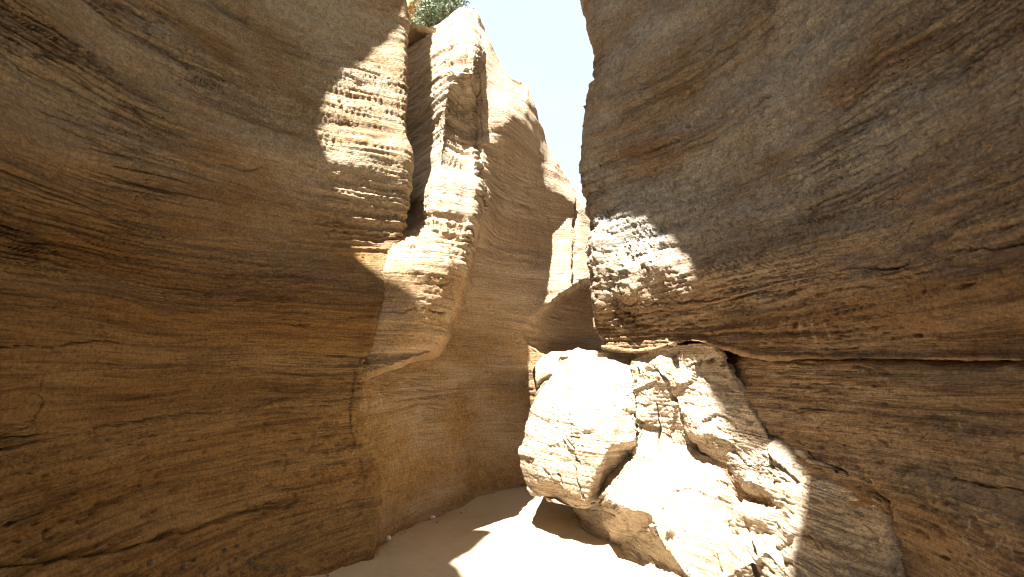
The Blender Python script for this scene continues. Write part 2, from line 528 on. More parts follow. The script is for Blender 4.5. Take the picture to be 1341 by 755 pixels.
# ------------------------------------------------------------------ 2. rib standing in front of the back wall
def rib():
    T = [
        # hidden left, recess far, recess mid, beside ridge, ridge, face, face, crack edge, turned back, deep
        (-2, [W(-2.3, 9.2, 7.6), W(-1.6, 9.0, 7.5), W(-1.2, 8.8, 7.4), W(-1.0, 8.7, 7.3), W(-.85, 8.6, 7.25), W(-.6, 8.6, 7.2), W(-.5, 8.6, 7.1), W(-.4, 8.7, 7.0), W(-.3, 9.0, 6.8), W(-.2, 9.4, 6.6)]),
        (0, [(480, 90, 8.3), (515, 70, 8.0), (530, 56, 7.7), (560, 41, 7.4), (582, 30, 7.3), (598, 20, 7.3), (609, 13, 7.3), (616, 18, 7.4), (622, 22, 7.9), W(-.3, 9.0, 6.0)]),
        (1, [(480, 95, 7.9), (515, 74, 7.5), (532, 62, 7.25), (562, 50, 6.85), (587, 56, 6.5), (599, 40, 6.5), (612, 34, 6.55), (623, 34, 6.85), (630, 34, 7.5), W(-.3, 8.6, 5.6)]),
        (2, [(470, 130, 7.6), (510, 120, 7.2), (530, 110, 6.9), (556, 95, 6.6), (584, 92, 6.1), (597, 90, 5.98), (612, 88, 5.98), (626, 86, 6.08), (640, 84, 7.2), W(-.3, 8.2, 5.2)]),
        (3, [(470, 160, 7.5), (510, 158, 7.1), (530, 155, 6.8), (556, 150, 6.4), (579, 145, 5.95), (592, 143, 6.10), (608, 142, 6.32), (624, 142, 6.42), (640, 142, 7.0), W(-.3, 8.0, 4.7)]),
        (4, [(470, 210, 7.4), (510, 208, 7.0), (530, 206, 6.65), (552, 203, 6.25), (574, 200, 5.8), (590, 198, 5.94), (608, 198, 6.14), (627, 198, 6.24), (642, 198, 6.8), W(-.3, 7.9, 4.2)]),
        (5, [(470, 250, 7.3), (510, 250, 6.9), (528, 250, 6.5), (546, 250, 6.1), (567, 248, 5.56), (586, 246, 5.56), (606, 246, 5.66), (628, 246, 5.82), (642, 246, 6.7), W(-.3, 7.8, 3.8)]),
        (6, [(470, 290, 7.0), (505, 290, 6.6), (522, 290, 6.2), (540, 290, 5.9), (557, 288, 5.36), (580, 286, 5.36), (604, 286, 5.48), (627, 284, 5.66), (636, 286, 6.5), W(-.35, 7.7, 3.5)]),
        (7, [(470, 325, 6.4), (492, 325, 5.6), (508, 322, 5.22), (528, 318, 5.10), (548, 318, 5.12), (572, 318, 5.18), (596, 318, 5.30), (618, 318, 5.52), (624, 318, 6.4), W(-.4, 7.7, 3.2)]),
        (8, [(465, 360, 5.6), (482, 360, 5.1), (502, 358, 4.97), (524, 358, 4.95), (545, 358, 4.98), (568, 358, 5.06), (588, 358, 5.18), (605, 358, 5.42), (610, 358, 6.3), W(-.4, 7.6, 2.9)]),
        (9, [(458, 400, 5.3), (474, 400, 4.95), (496, 400, 4.86), (520, 400, 4.88), (542, 400, 4.93), (562, 400, 5.02), (580, 400, 5.16), (594, 400, 5.40), (598, 400, 6.2), W(-.5, 7.5, 2.6)]),
        (10, [(452, 435, 5.2), (468, 435, 4.92), (490, 436, 4.86), (514, 436, 4.9), (536, 436, 4.97), (556, 436, 5.07), (572, 436, 5.2), (586, 436, 5.42), (588, 436, 6.1), W(-.55, 7.4, 2.3)]),
        (11, [(446, 470, 5.2), (462, 471, 4.93), (484, 469, 4.90), (506, 467, 4.95), (526, 464, 5.03), (544, 461, 5.12), (558, 458, 5.24), (571, 455, 5.45), (574, 455, 6.1), W(-.6, 7.4, 2.1)]),
        (12, [(442, 502, 5.2), (460, 499, 4.98), (482, 492, 4.98), (504, 484, 5.03), (522, 478, 5.1), (538, 472, 5.2), (552, 467, 5.32), (564, 462, 5.55), (566, 462, 6.2), W(-.7, 7.4, 1.9)]),
        (13, [(442, 504, 5.6), (460, 501, 5.9), (490, 489, 6.3), (506, 483, 6.4), (522, 478, 6.5), (538, 473, 6.6), (552, 468, 6.8), (564, 464, 7.0), (566, 464, 7.2), W(-.7, 7.6, 1.8)]),
    ]
    rows = [r for _, r in T]
    us = [8, 14, 18, 22, 12, 16, 14, 14, 8]
    vs = [6, 14, 30, 36, 34, 30, 26, 22, 22, 26, 24, 24, 16, 14]
    P = loft(rows, us, vs)
    cracks = [([(560, 372), (575, 374), (590, 370)], 1.5, .03), ([(500, 408), (540, 404), (585, 408)], 1.5, .035),
              ([(598, 90), (606, 130), (604, 150)], 1.6, .04), ([(515, 322), (560, 330)], 2, .04)]
    P, s = relief(P, cracks=cracks, seed=5.1, bed=.9, lam=1.5, iso=.9, pits=.8)
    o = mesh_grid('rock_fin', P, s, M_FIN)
    tag(o, 'tall pale sandstone fin with a sunlit ridge and dark notch beside the left wall', 'rock formation')
    return P


# ------------------------------------------------------------------ 3. back wall with its rounded shoulder
def back_wall():
    cols = [400, 440, 468, 500, 530, 560, 595, 628, 660, 690, 720, 745, 762, 790, 830]
    SK = [(400, 60), (600, 60), (617, 22), (632, 40), (648, 65), (660, 92), (668, 101), (690, 110), (703, 145), (717, 193), (738, 227), (760, 258), (776, 285), (800, 320), (840, 350)]
    # distance of the wall at each station and height
    tab = {
        # col: [(py, Y) ...]
        628: [(30, 6.9), (90, 6.30), (150, 6.42), (200, 6.26), (250, 5.98), (290, 6.2), (320, 6.75), (400, 6.95), (500, 7.0), (600, 7.05), (650, 7.0), (760, 6.9)],
        660: [(90, 7.0), (110, 6.62), (150, 6.3), (175, 6.32), (205, 6.55), (240, 6.72), (275, 6.9), (320, 7.05), (400, 7.2), (500, 7.2), (600, 7.25), (660, 7.2), (760, 7.1)],
        690: [(110, 7.3), (130, 6.9), (155, 6.70), (180, 6.74), (215, 6.95), (250, 7.1), (310, 7.25), (400, 7.32), (500, 7.35), (600, 7.4), (760, 7.3)],
        720: [(195, 7.7), (215, 7.42), (240, 7.36), (262, 7.46), (285, 7.60), (310, 7.56), (402, 7.30), (500, 7.4), (760, 7.5)],
        745: [(235, 7.9), (250, 7.62), (262, 7.55), (276, 7.74), (290, 7.67), (310, 7.60), (345, 7.44), (386, 7.28), (500, 7.4), (760, 7.4)],
        762: [(258, 8.2), (268, 7.74), (280, 7.82), (310, 7.70), (374, 7.36), (500, 7.5), (760, 7.5)],
        790: [(300, 8.2), (330, 7.85), (370, 7.6), (500, 7.7), (760, 7.7)],
        830: [(340, 9.4), (370, 9.2), (400, 9.2), (760, 9.0)],
        595: [(60, 7.4), (150, 6.9), (250, 6.7), (300, 6.7), (400, 6.7), (500, 6.65), (600, 6.6), (760, 6.5)],
        560: [(60, 8.0), (250, 7.2), (400, 6.5), (460, 6.5), (500, 6.45), (560, 6.3), (600, 6.25), (760, 6.1)],
        530: [(60, 8.4), (250, 7.5), (400, 6.1), (460, 6.02), (490, 5.98), (530, 5.84), (600, 5.85), (700, 5.75), (760, 5.6)],
        500: [(60, 8.6), (250, 7.6), (400, 6.0), (460, 5.72), (485, 5.68), (515, 5.52), (550, 5.46), (620, 5.36), (700, 5.28), (760, 5.2)],
        468: [(60, 8.8), (250, 7.8), (400, 5.9), (460, 5.3), (500, 5.22), (550, 5.2), (620, 5.2), (700, 5.15), (760, 4.9)],
        440: [(60, 9.0), (250, 7.9), (400, 5.8), (460, 5.2), (500, 5.15), (550, 5.12), (620, 5.15), (700, 5.1), (760, 4.8)],
        400: [(60, 9.2), (250, 8.0), (400, 5.8), (500, 5.3), (600, 5.1), (760, 4.9)],
    }
    xs = np.linspace(400, 830, 290); f = np.linspace(0, 1, 430) ** 1.05
    sk = np.interp(xs, [q for q, _ in SK], [q for _, q in SK])
    px = np.repeat(xs[None], len(f), 0)
    py = sk[None] + (760 - sk[None]) * f[:, None]
    st = sorted(tab)
    Yk = np.stack([np.interp(py, [q for q, _ in tab[c]], [q for _, q in tab[c]]) for c in st])
    k = np.clip(np.searchsorted(st, px) - 1, 0, len(st) - 2)
    sa = np.array(st, float)
    u = (px - sa[k]) / (sa[k + 1] - sa[k]); u = u * u * (3 - 2 * u) * .5 + u * .5
    Y0 = np.take_along_axis(Yk, k[None], 0)[0]; Y1 = np.take_along_axis(Yk, (k + 1)[None], 0)[0]
    Yv = smooth2(Y0 + (Y1 - Y0) * u, 40)
    hollow = [(768, 370), (757, 376), (738, 388), (722, 400), (704, 414), (684, 432), (690, 446), (710, 462), (740, 472), (840, 476), (840, 366)]
    h = in_poly(px, py, hollow) * (.08 + .75 * sstep(688, 750, px)) * sstep(474, 440, py)
    Yv = Yv + smooth2(h, 2)
    P = at(px, py, Yv)
    r1 = P[:1] + np.array([.05, .5, -.05]); r2 = P[:1] + np.array([.6, 2.2, -.9]); bot = P[-1:] + np.array([0, 0, -.5])
    t = np.linspace(0, 1, 9)[1:-1, None, None]
    P = np.concatenate([r2, r2 + (r1 - r2) * t, r1, r1 + (P[:1] - r1) * t, P, bot], 0)
    cracks = [([(757, 262), (754, 300), (751, 340), (752, 378)], 2.0, .12), ([(691, 232), (700, 240), (712, 243)], 1.5, .05),
              ([(627, 120), (629, 200), (629, 290)], 2.2, .10)]
    P, s = relief(P, cracks=cracks, seed=8.7, bed=.4, lam=.6, iso=.5, pits=.35)
    o = mesh_grid('back_cliff', P, s, M_BACK, marks=[[(471, 510), (473, 536)], [(476, 507), (480, 535)], [(497, 515), (501, 535)], [(485, 530), (491, 526), (497, 532)]])
    tag(o, 'smooth tan sandstone cliff closing the canyon, sunlit along its stepped skyline', 'cliff')
    return P


# ------------------------------------------------------------------ 4. right wall: overhang and lower face
H_Y = [(770, 5.9), (785, 5.75), (810, 5.5), (850, 5.15), (900, 4.75), (950, 4.35), (1000, 4.02), (1100, 3.4), (1200, 2.9), (1341, 2.35), (1500, 1.9), (1700, 1.5)]
H_SIL = [(-250, 752), (-100, 756), (0, 762), (25, 772), (60, 778), (100, 775), (150, 768), (200, 763), (250, 766), (290, 778), (320, 772),
         (355, 768), (400, 778), (440, 782), (460, 792)]
H_H = [(-250, .1), (0, .0), (150, .0), (215, .02), (250, .03), (290, -.04), (335, -.14), (372, -.18), (392, -.10), (412, .10), (440, .17), (460, .18)]


def wall_right():
    pys = [-250, -120, -20, 40, 90, 140, 190, 240, 280, 320, 360, 400, 430, 450, 462, 468]
    fr = [810, 850, 900, 950, 1000, 1070, 1140, 1210, 1290, 1380, 1500, 1700]
    bottom = [(770, 458), (785, 452), (800, 458), (830, 462), (850, 460), (870, 448), (935, 445), (960, 462), (1000, 468), (1341, 472), (1700, 476)]

    def row(k):
        py0 = pys[k]
        out = []
        cols = [lerp_tab(py0, H_SIL)] + fr
        for c in cols:
            by = lerp_tab(c, bottom)
            py = py0 if py0 < 400 else 400 + (py0 - 400) * (by - 400) / 68.0
            h = lerp_tab(py, H_H) * max(0., 1 - (c - 770) / 900.)
            # the nose of the wall leans back below its brow
            Yv = lerp_tab(c, H_Y) + h
            out.append(at(c, py, Yv))
        e = out[0]; L = out[-1]
        head = [W(e[0] + 1.3, e[1] + 2.6, e[2]), W(e[0] + .45, e[1] + 1.2, e[2]), W(e[0] + .10, e[1] + .45, e[2])]
        tail = [W(2.15, .3, L[2]), W(2.3, -1.5, L[2]), W(2.6, -4, L[2]), W(3.0, -7, L[2])]
        return head + [W(*b) for b in out] + tail
    rows = [row(k) for k in range(len(pys))]
    top = rows[0]
    rows = [[W(c[1] - .1, c[2], 10.2) for c in top], [W(c[1] - .15, c[2], 7.8) for c in top], [W(c[1] - .1, c[2], max(5.6, c[3] + .7)) for c in top]] + rows
    last = rows[-1]
    under = [W(c[1] + (.30 if c[2] > 1 else .3), c[2] + (.28 if c[2] > 1 else 0), c[3] - .0) for c in last]
    under2 = [W(c[1] + .7, c[2] + (.7 if c[2] > 1 else 0), c[3] + .0) for c in last]
    rows += [under, under2]
    us = [6, 10, 16, 26, 28, 34, 34, 34, 46, 46, 46, 52, 40, 30, 20, 12, 10, 8, 6][:len(rows[0]) - 1]
    vs = [8, 8, 14] + [max(5, int((b - a) / 1.7)) if a > -30 else 14 for a, b in zip(pys[:-1], pys[1:])] + [10, 6]
    P = loft(rows, us, vs)
    cracks = [([(1247, 327), (1290, 322), (1345, 312)], 1.6, .06), ([(1100, 348), (1180, 343)], 1.8, .06),
              ([(1060, 384), (1130, 380)], 1.3, .04), ([(780, 400), (850, 397), (960, 392)], 1.4, .04),
              ([(842, 428), (858, 427), (875, 437)], 1.6, .05), ([(930, 180), (970, 158), (1010, 130)], 1.6, .05)]
    _, qy = to_px(P)
    qx, _ = to_px(P)
    calm = 1 - .5 * sstep(425, 462, qy) * (P[..., 1] > .5) - .55 * sstep(950, 800, qx) * sstep(230, 300, qy) * sstep(440, 400, qy) * (P[..., 1] > 3)
    P, s = relief(P, calm=calm, cracks=cracks, seed=2.2, dip=-.02, bed=.7, lam=1.2, iso=1.7, pits=1.3, chip=.35, chip_s=5., chip_mask=.25 + .75 * sstep(1000, 850, qx) * sstep(200, 290, qy) * sstep(450, 400, qy))
    px, py = to_px(P)
    x, y, z = P[..., 0], P[..., 1], P[..., 2]
    # rougher, knobbly rock at the nose
    m = sstep(960, 800, px) * sstep(230, 300, py) * sstep(460, 400, py)
    n = grid_normals(P)
    d = m * (.06 * noise3(x * 3, y * 3, z * 3 + 2) - .022 * np.abs(noise3(x * 7, y * 7, z * 6)) + .012 * noise3(x * 20, y * 20, z * 18))
    P = P + n * d[..., None]
    o = mesh_grid('canyon_wall', P, s, M_RIGHT, marks=[[(1048, 419), (1048, 432), (1052, 445)], [(1055, 419), (1061, 430), (1067, 447)], [(1062, 416), (1064, 428), (1069, 448)], [(1078, 420), (1082, 431), (1088, 445)], [(1020, 421), (1030, 425), (1037, 434)]])
    tag(o, 'dark varnished sandstone wall overhanging the right side, its left nose catching sun', 'canyon wall')
    return P


G_Y = [(850, 6.0), (900, 5.3), (935, 4.76), (951, 4.62), (976, 4.39), (1007, 4.05), (1050, 3.74), (1100, 3.42), (1165, 3.01), (1210, 2.86), (1290, 2.55), (1341, 2.37), (1500, 1.9), (1700, 1.5)]


def wall_right_low():
    pys = [440, 462, 472, 490, 530, 580, 630, 680, 720, 770, 900]
    fr = [860, 900, 950, 1000, 1070, 1140, 1210, 1290, 1380, 1500, 1700]
    G_H = [(440, .45), (462, .30), (474, .17), (490, .12), (560, .08), (620, -.04), (700, -.10), (770, -.2), (900, -.5)]
    rows = []
    for p in pys:
        out = []
        for c in fr:
            k = min(1., max(.45, (1500 - c) / 600.))
            Yv = lerp_tab(c, G_Y) + lerp_tab(p, G_H) * k
            if p > 600 and c > 1140:
                Yv -= .10 * sstep(600, 700, np.float64(p)) * sstep(1140, 1290, np.float64(c))
            out.append(at(c, p, Yv))
        L = out[-1]
        rows.append([W(out[0][0] + .3, out[0][1] + 1.5, out[0][2])] + [W(*b) for b in out] + [W(2.15, .3, L[2]), W(2.3, -1.5, L[2]), W(2.6, -4, L[2]), W(3, -7, L[2])])
    us = [6, 22, 28, 30, 46, 46, 46, 50, 36, 26, 16, 10, 10, 8, 6][:len(rows[0]) - 1]
    vs = [6, 8, 12, 26, 32, 32, 32, 26, 28, 10]
    P = loft(rows, us, vs)
    cracks = [([(1053, 589), (1063, 607), (1104, 615), (1129, 635), (1163, 661), (1165, 717), (1160, 770)], 1.6, .05),
              ([(1240, 624), (1290, 634), (1345, 642)], 1.4, .035), ([(1120, 480), (1150, 486)], 2, .04)]
    P, s = relief(P, cracks=cracks, seed=4.4, bed=.8, lam=.7, iso=1.0, pits=1.5, foot=.7)
    o = mesh_grid('lower_wall', P, s, M_RIGHT, marks=[[(1269, 679), (1269, 690), (1262, 703), (1259, 710), (1273, 713), (1288, 719)], [(1300, 722), (1309, 711), (1317, 696), (1323, 716), (1328, 737)], [(1305, 711), (1322, 715)], [(1231, 554), (1232, 567)], [(1256, 552), (1259, 568)], [(1228, 543), (1256, 541)]])
    tag(o, 'brown pitted sandstone face below the long horizontal ledge line at lower right', 'canyon wall')
    return P


# ------------------------------------------------------------------ 5. broken rocks at the foot of the right wall
def tri_interp(pts, px, py):
    vs = [Vector((p[0], p[1])) for p in pts]
    r = geometry.delaunay_2d_cdt(vs, [], [], 0, 1e-6)
    V, Fc, orig = r[0], r[2], r[3]
    inv = np.full(px.shape, np.nan)
    k = [1.0 / pts[o[0]][2] for o in orig]
    for f in Fc:
        (x0, y0), (x1, y1), (x2, y2) = [V[i] for i in f]
        D = (y1 - y2) * (x0 - x2) + (x2 - x1) * (y0 - y2)
        if abs(D) < 1e-9: continue
        a = ((y1 - y2) * (px - x2) + (x2 - x1) * (py - y2)) / D
        b = ((y2 - y0) * (px - x2) + (x0 - x2) * (py - y2)) / D
        c = 1 - a - b
        m = (a >= -1e-6) & (b >= -1e-6) & (c >= -1e-6)
        inv[m] = (a * k[f[0]] + b * k[f[1]] + c * k[f[2]])[m]
    # anything outside takes its nearest surveyed point
    bad = np.isnan(inv)
    if bad.any():
        P = np.array([(p[0], p[1]) for p in pts]); K = np.array([1 / p[2] for p in pts])
        q = np.stack([px[bad], py[bad]], -1)
        d = ((q[:, None] - P[None]) ** 2).sum(-1)
        inv[bad] = K[d.argmin(1)]
    return 1 / inv


def smooth2(Yv, n):
    for _ in range(n):
        p = np.pad(Yv, 1, mode='edge')
        Yv = (p[:-2, 1:-1] + p[2:, 1:-1] + p[1:-1, :-2] + p[1:-1, 2:] + 2 * Yv) / 6
    return Yv


def block_grid(pts, Ltab, Rtab, y0, y1, nv, nu, smooth=2, wrap=(.04, .12, .3, .6), shrink=(.0, .02, .08, .2)):
    ys = np.linspace(y0, y1, nv)
    L = np.interp(ys, [a for a, _ in Ltab], [b for _, b in Ltab]); R = np.interp(ys, [a for a, _ in Rtab], [b for _, b in Rtab])
    u = np.linspace(0, 1, nu)
    px = L[:, None] + (R - L)[:, None] * u[None]
    py = np.repeat(ys[:, None], nu, 1)
    Yv = smooth2(tri_interp(pts, px, py), smooth)
    P = at(px, py, Yv)
    cen = P.reshape(-1, 3).mean(0)
    for w_, s_ in zip(wrap, shrink):
        def ext(edge):
            q = edge.copy(); q[..., 1] += w_
            q[..., 0] += (cen[0] - q[..., 0]) * s_; q[..., 2] += (cen[2] - q[..., 2]) * s_
            return q
        base_l, base_r = P[:, :1], P[:, -1:]
        P = np.concatenate([ext(base_l), P, ext(base_r)], 1)
        base_t, base_b = P[:1], P[-1:]
        P = np.concatenate([ext(base_t), P, ext(base_b)], 0)
    return P


def boulder():
    pts = [(724, 470, 5.95), (724, 497, 5.85), (703, 522, 5.8), (686, 559, 5.75), (681, 589, 5.75), (686, 628, 5.75), (697, 647, 5.72), (746, 662, 5.35),
           (767, 664, 5.22), (785, 654, 5.25), (795, 645, 5.3), (826, 482, 5.5), (832, 529, 5.35), (834, 559, 5.22), (831, 577, 5.10), (833, 589, 5.35),
           (826, 610, 5.42), (811, 624, 5.4), (740, 472, 5.9), (780, 462, 5.9), (826, 466, 5.8), (736, 540, 5.38), (730, 600, 5.3), (752, 640, 5.2),
           (768, 592, 5.06), (800, 584, 4.98), (770, 520, 5.25), (800, 500, 5.4), (803, 545, 5.1), (779, 622, 5.05), (768, 652, 5.14), (742, 572, 5.22),
           (700, 590, 5.5), (705, 630, 5.48), (760, 500, 5.5), (800, 625, 5.38), (790, 640, 5.38), (755, 560, 5.10)]
    Lt = [(466, 735), (480, 730), (497, 724), (522, 703), (559, 686), (589, 681), (628, 686), (647, 697), (658, 728), (664, 752)]
    Rt = [(466, 828), (482, 827), (529, 832), (559, 835), (589, 832), (624, 811), (645, 795), (656, 784), (664, 769)]
    P = block_grid(pts, Lt, Rt, 466, 664, 150, 120, smooth=3)
    cracks = [([(740, 568), (748, 590), (757, 620), (766, 650)], 1.3, .05), ([(731, 620), (736, 632)], 1.2, .04), ([(765, 566), (775, 566)], 2.5, .03),
              ([(795, 640), (794, 620), (800, 600)], 1.2, .03), ([(742, 520), (746, 560)], 1.1, .025)]
    P, s = relief(P, cracks=cracks, seed=6.1, bed=.35, lam=.32, iso=.55, pits=1.0, chip=.45, chip_s=3.)
    o = mesh_grid('boulder', P, s, M_PALE)
    tag(o, 'rounded cream boulder in full sun, perched above the sand beside a dark crack', 'boulder')
    return P


def back_block():
    pts = [(700, 470, 6.4), (703, 476, 6.3), (722, 460, 6.4), (745, 459, 6.4), (752, 457, 6.4), (757, 452, 6.4), (764, 456, 6.4), (790, 461, 6.0), (850, 464, 5.65), (698, 500, 6.3), (700, 520, 6.35),
           (730, 490, 6.1), (780, 490, 6.0), (870, 490, 5.9), (720, 530, 6.3), (870, 530, 5.9), (790, 600, 6.0), (870, 600, 5.9), (730, 600, 6.3)]
    Tt = [(700, 478), (706, 472), (722, 460), (750, 458), (757, 453), (764, 457), (790, 462), (850, 464), (870, 464)]
    xs = np.linspace(700, 870, 110); v = np.linspace(0, 1, 60)
    top = np.interp(xs, [a for a, _ in Tt], [b for _, b in Tt])
    px = np.repeat(xs[None], 60, 0) + 8 * v[:, None] * sstep(.0, .7, 1 - (xs[None] - 700) / 170)
    py = top[None] + (600 - top[None]) * v[:, None] ** 1.3
    Yv = smooth2(tri_interp(pts, px, py), 3)
    P = at(px, py, Yv)
    for w_, dz in ((.05, -.01), (.2, -.02), (.6, -.05), (1.2, -.1)):
        q = P[:1].copy(); q[..., 1] += w_; q[..., 2] += dz
        P = np.concatenate([q, P], 0)
        q = P[:, :1].copy(); q[..., 1] += w_; q[..., 0] += .03
        P = np.concatenate([q, P], 1)
    P, s = relief(P, seed=9.1, bed=.4, lam=.4, iso=.6, pits=.6, cracks=[([(700, 512), (712, 500), (722, 494)], 2, .05)])
    o = mesh_grid('rock_ledge', P, s, M_PALE)
    tag(o, 'bleached rock ledge behind the cream boulder, below the dark hollow of the cliff', 'rock ledge')
    return P


CRACK_F = [
    ([(846, 486), (862, 486), (884, 527), (893, 568), (918, 592), (952, 611)], 2.3, .11),
    ([(952, 611), (968, 640), (971, 665), (983, 705), (995, 770)], 3.0, .15),
    ([(862, 527), (866, 560), (864, 590)], 1.2, .06),
    ([(876, 638), (905, 640), (930, 648), (966, 662)], 1.7, .09),
    ([(925, 680), (950, 684), (970, 682)], 2.0, .09),
    ([(905, 482), (915, 475), (934, 468)], 1.8, .075),
    ([(951, 469), (976, 518), (1007, 574), (1004, 600), (1012, 640)], 1.6, .09),
    ([(880, 694), (878, 706)], 2.2, .075), ([(925, 732), (938, 728), (944, 745)], 1.8, .075),
    ([(1007, 574), (1053, 589), (1063, 607), (1104, 615), (1129, 635), (1163, 661)], 1.4, .075),
    ([(834, 483), (832, 529), (834, 560)], 1.6, .075),
]


def outcrop():
    pts = [
        (800, 464, 5.8), (850, 464, 5.35), (862, 452, 5.22), (900, 449, 4.9), (935, 449, 4.66), (951, 469, 4.62), (976, 518, 4.42), (1007, 574, 4.06),
        (826, 482, 5.5), (834, 483, 5.42), (850, 482, 5.3), (862, 492, 5.12), (900, 480, 4.98), (940, 500, 4.68),
        (875, 527, 5.16), (912, 520, 4.88), (900, 505, 4.95), (884, 528, 5.05), (918, 561, 4.74), (957, 580, 4.44), (968, 597, 4.33),
        (860, 530, 5.22), (892, 569, 5.08), (918, 591, 4.98), (952, 612, 4.68), (950, 545, 4.55),
        (845, 530, 5.28), (840, 560, 5.28), (832, 600, 5.12), (812, 640, 4.92), (800, 655, 4.82), (797, 645, 5.0),
        (870, 560, 5.24), (870, 600, 5.0), (900, 610, 4.9), (890, 640, 4.68), (930, 640, 4.6), (950, 658, 4.5), (880, 650, 4.66), (930, 655, 4.52),
        (955, 690, 4.28), (925, 678, 4.30), (880, 690, 4.36), (850, 670, 4.42), (830, 668, 4.52),
        (746, 666, 6.1), (770, 690, 5.75), (806, 712, 5.35), (845, 755, 4.62), (862, 700, 4.26), (875, 722, 4.2), (835, 700, 5.0), (855, 730, 4.7), (780, 662, 5.6), (812, 675, 4.9),
        (900, 755, 4.02), (950, 755, 3.82), (982, 738, 3.78), (976, 671, 4.12), (958, 613, 4.55), (974, 645, 4.42), (1004, 657, 4.18), (1011, 647, 3.90),
        (980, 630, 4.12), (1000, 595, 4.02), (1040, 640, 3.72), (1035, 680, 3.62), (1025, 665, 3.78),
        (987, 698, 4.10), (1014, 700, 3.82), (996, 679, 3.90), (1004, 722, 3.72), (997, 755, 3.85), (1032, 755, 3.45), (984, 706, 3.95),
        (1063, 607, 3.72), (1104, 615, 3.43), (1129, 635, 3.25), (1163, 661, 3.02), (1165, 717, 2.96), (1165, 760, 2.92), (1100, 700, 3.28), (1100, 755, 3.12),
        (1165, 850, 2.6), (1050, 850, 2.95), (950, 850, 3.3), (870, 850, 3.6), (845, 800, 4.3), (820, 850, 4.2), (1200, 700, 2.95), (1200, 850, 2.6), (1050, 600, 3.80)]
    Lt = [(450, 858), (462, 845), (470, 830), (483, 826), (560, 832), (600, 828), (624, 809), (645, 793), (655, 775), (664, 748), (690, 762), (712, 790), (755, 830), (850, 830)]
    Rt = [(450, 935), (470, 951), (518, 976), (574, 1007), (589, 1053), (607, 1064), (615, 1104), (635, 1129), (661, 1163), (717, 1180), (850, 1200)]
    P = block_grid(pts, Lt, Rt, 450, 850, 330, 300, smooth=1, wrap=(.05, .15, .4), shrink=(0, 0, .03))
    P, s = relief(P, cracks=CRACK_F, seed=3.7, bed=.3, lam=.38, iso=.8, pits=1.3, blocky=.25, chip=.65, chip_s=3.2)
    # one surface, parted along its open cracks into the blocks one can tell apart
    px, py = to_px(P)
    cx = (px[:-1, :-1] + px[1:, 1:]) / 2; cy = (py[:-1, :-1] + py[1:, 1:]) / 2
    regs = [
        [(855, 440), (940, 440), (951, 469), (976, 518), (1007, 574), (1010, 640), (968, 640), (952, 611), (918, 592), (893, 568), (884, 527), (862, 486)],
        [(1007, 574), (1250, 560), (1250, 900), (1000, 900), (983, 705), (971, 665), (968, 640), (1010, 640)],
        [(862, 486), (884, 527), (893, 568), (918, 592), (952, 611), (966, 662), (930, 648), (876, 638), (864, 590), (862, 527)],
        [(876, 638), (930, 648), (966, 662), (983, 705), (1000, 900), (780, 900), (740, 640), (790, 640)],
    ]
    lab = np.zeros(cx.shape, int)
    for i, r in enumerate(regs):
        lab[in_poly(cx, cy, r) & (lab == 0)] = i + 1
    root = empty('rock_outcrop', (1.2, 4.3, 0))
    tag(root, 'cracked pale rock outcrop half in sun at the foot of the right wall', 'rock outcrop')
    for i in range(5):
        k = lab == i
        if k.any():
            o = mesh_grid('block', P, s, M_PALE, keep=k)
            o.parent = root; o.matrix_parent_inverse.identity()
            o.location = (-1.2, -4.3, 0)
    return P


# ------------------------------------------------------------------ 6. sandy floor
def floor_z(x, y):
    z = .03 * noise3(x * .8, y * .8, 1.) + .012 * noise3(x * 3, y * 3, 2.)
    z = z + .10 * sstep(6.3, 7.6, y)                                       # rises to the cliff
    z = z + .55 * sstep(-1.0, -2.4, x) ** 1.3 * sstep(5.5, 3.0, y)         # bank under the left wall
    z = z + .35 * sstep(.9, 2.2, x)
    return z


def ground():
    xs = np.concatenate([np.linspace(-400, -12, 12), np.linspace(-9, -3, 12)[:-1], np.linspace(-3, 2.5, 420), np.linspace(2.5, 9, 14)[1:], np.linspace(12, 400, 12)])
    ys = np.concatenate([np.linspace(-400, -12, 12), np.linspace(-9, 2.5, 40)[:-1], np.linspace(2.5, 8.2, 420), np.linspace(8.2, 14, 14)[1:], np.linspace(20, 400, 12)])
    X, Yv = np.meshgrid(xs, ys)
    Z = floor_z(X, Yv)
    Z = Z + .010 * noise3(X * 4, Yv * 4, 8.) - .012 * sstep(.35, .8, noise3(X * 6 + 4, Yv * 5, 4.))
    Z = Z + .0035 * noise3(X * 14, Yv * 14, 3.) + .002 * noise3(X * 40, Yv * 40, 3.)
    P = np.stack([X, Yv, Z], -1)[::-1]
    o = mesh_grid('ground', P, P[..., 2], M_SAND)
    tag(o, kind='structure')


wall_left()
rib()
back_wall()
wall_right()
wall_right_low()
boulder()
back_block()
outcrop()
ground()


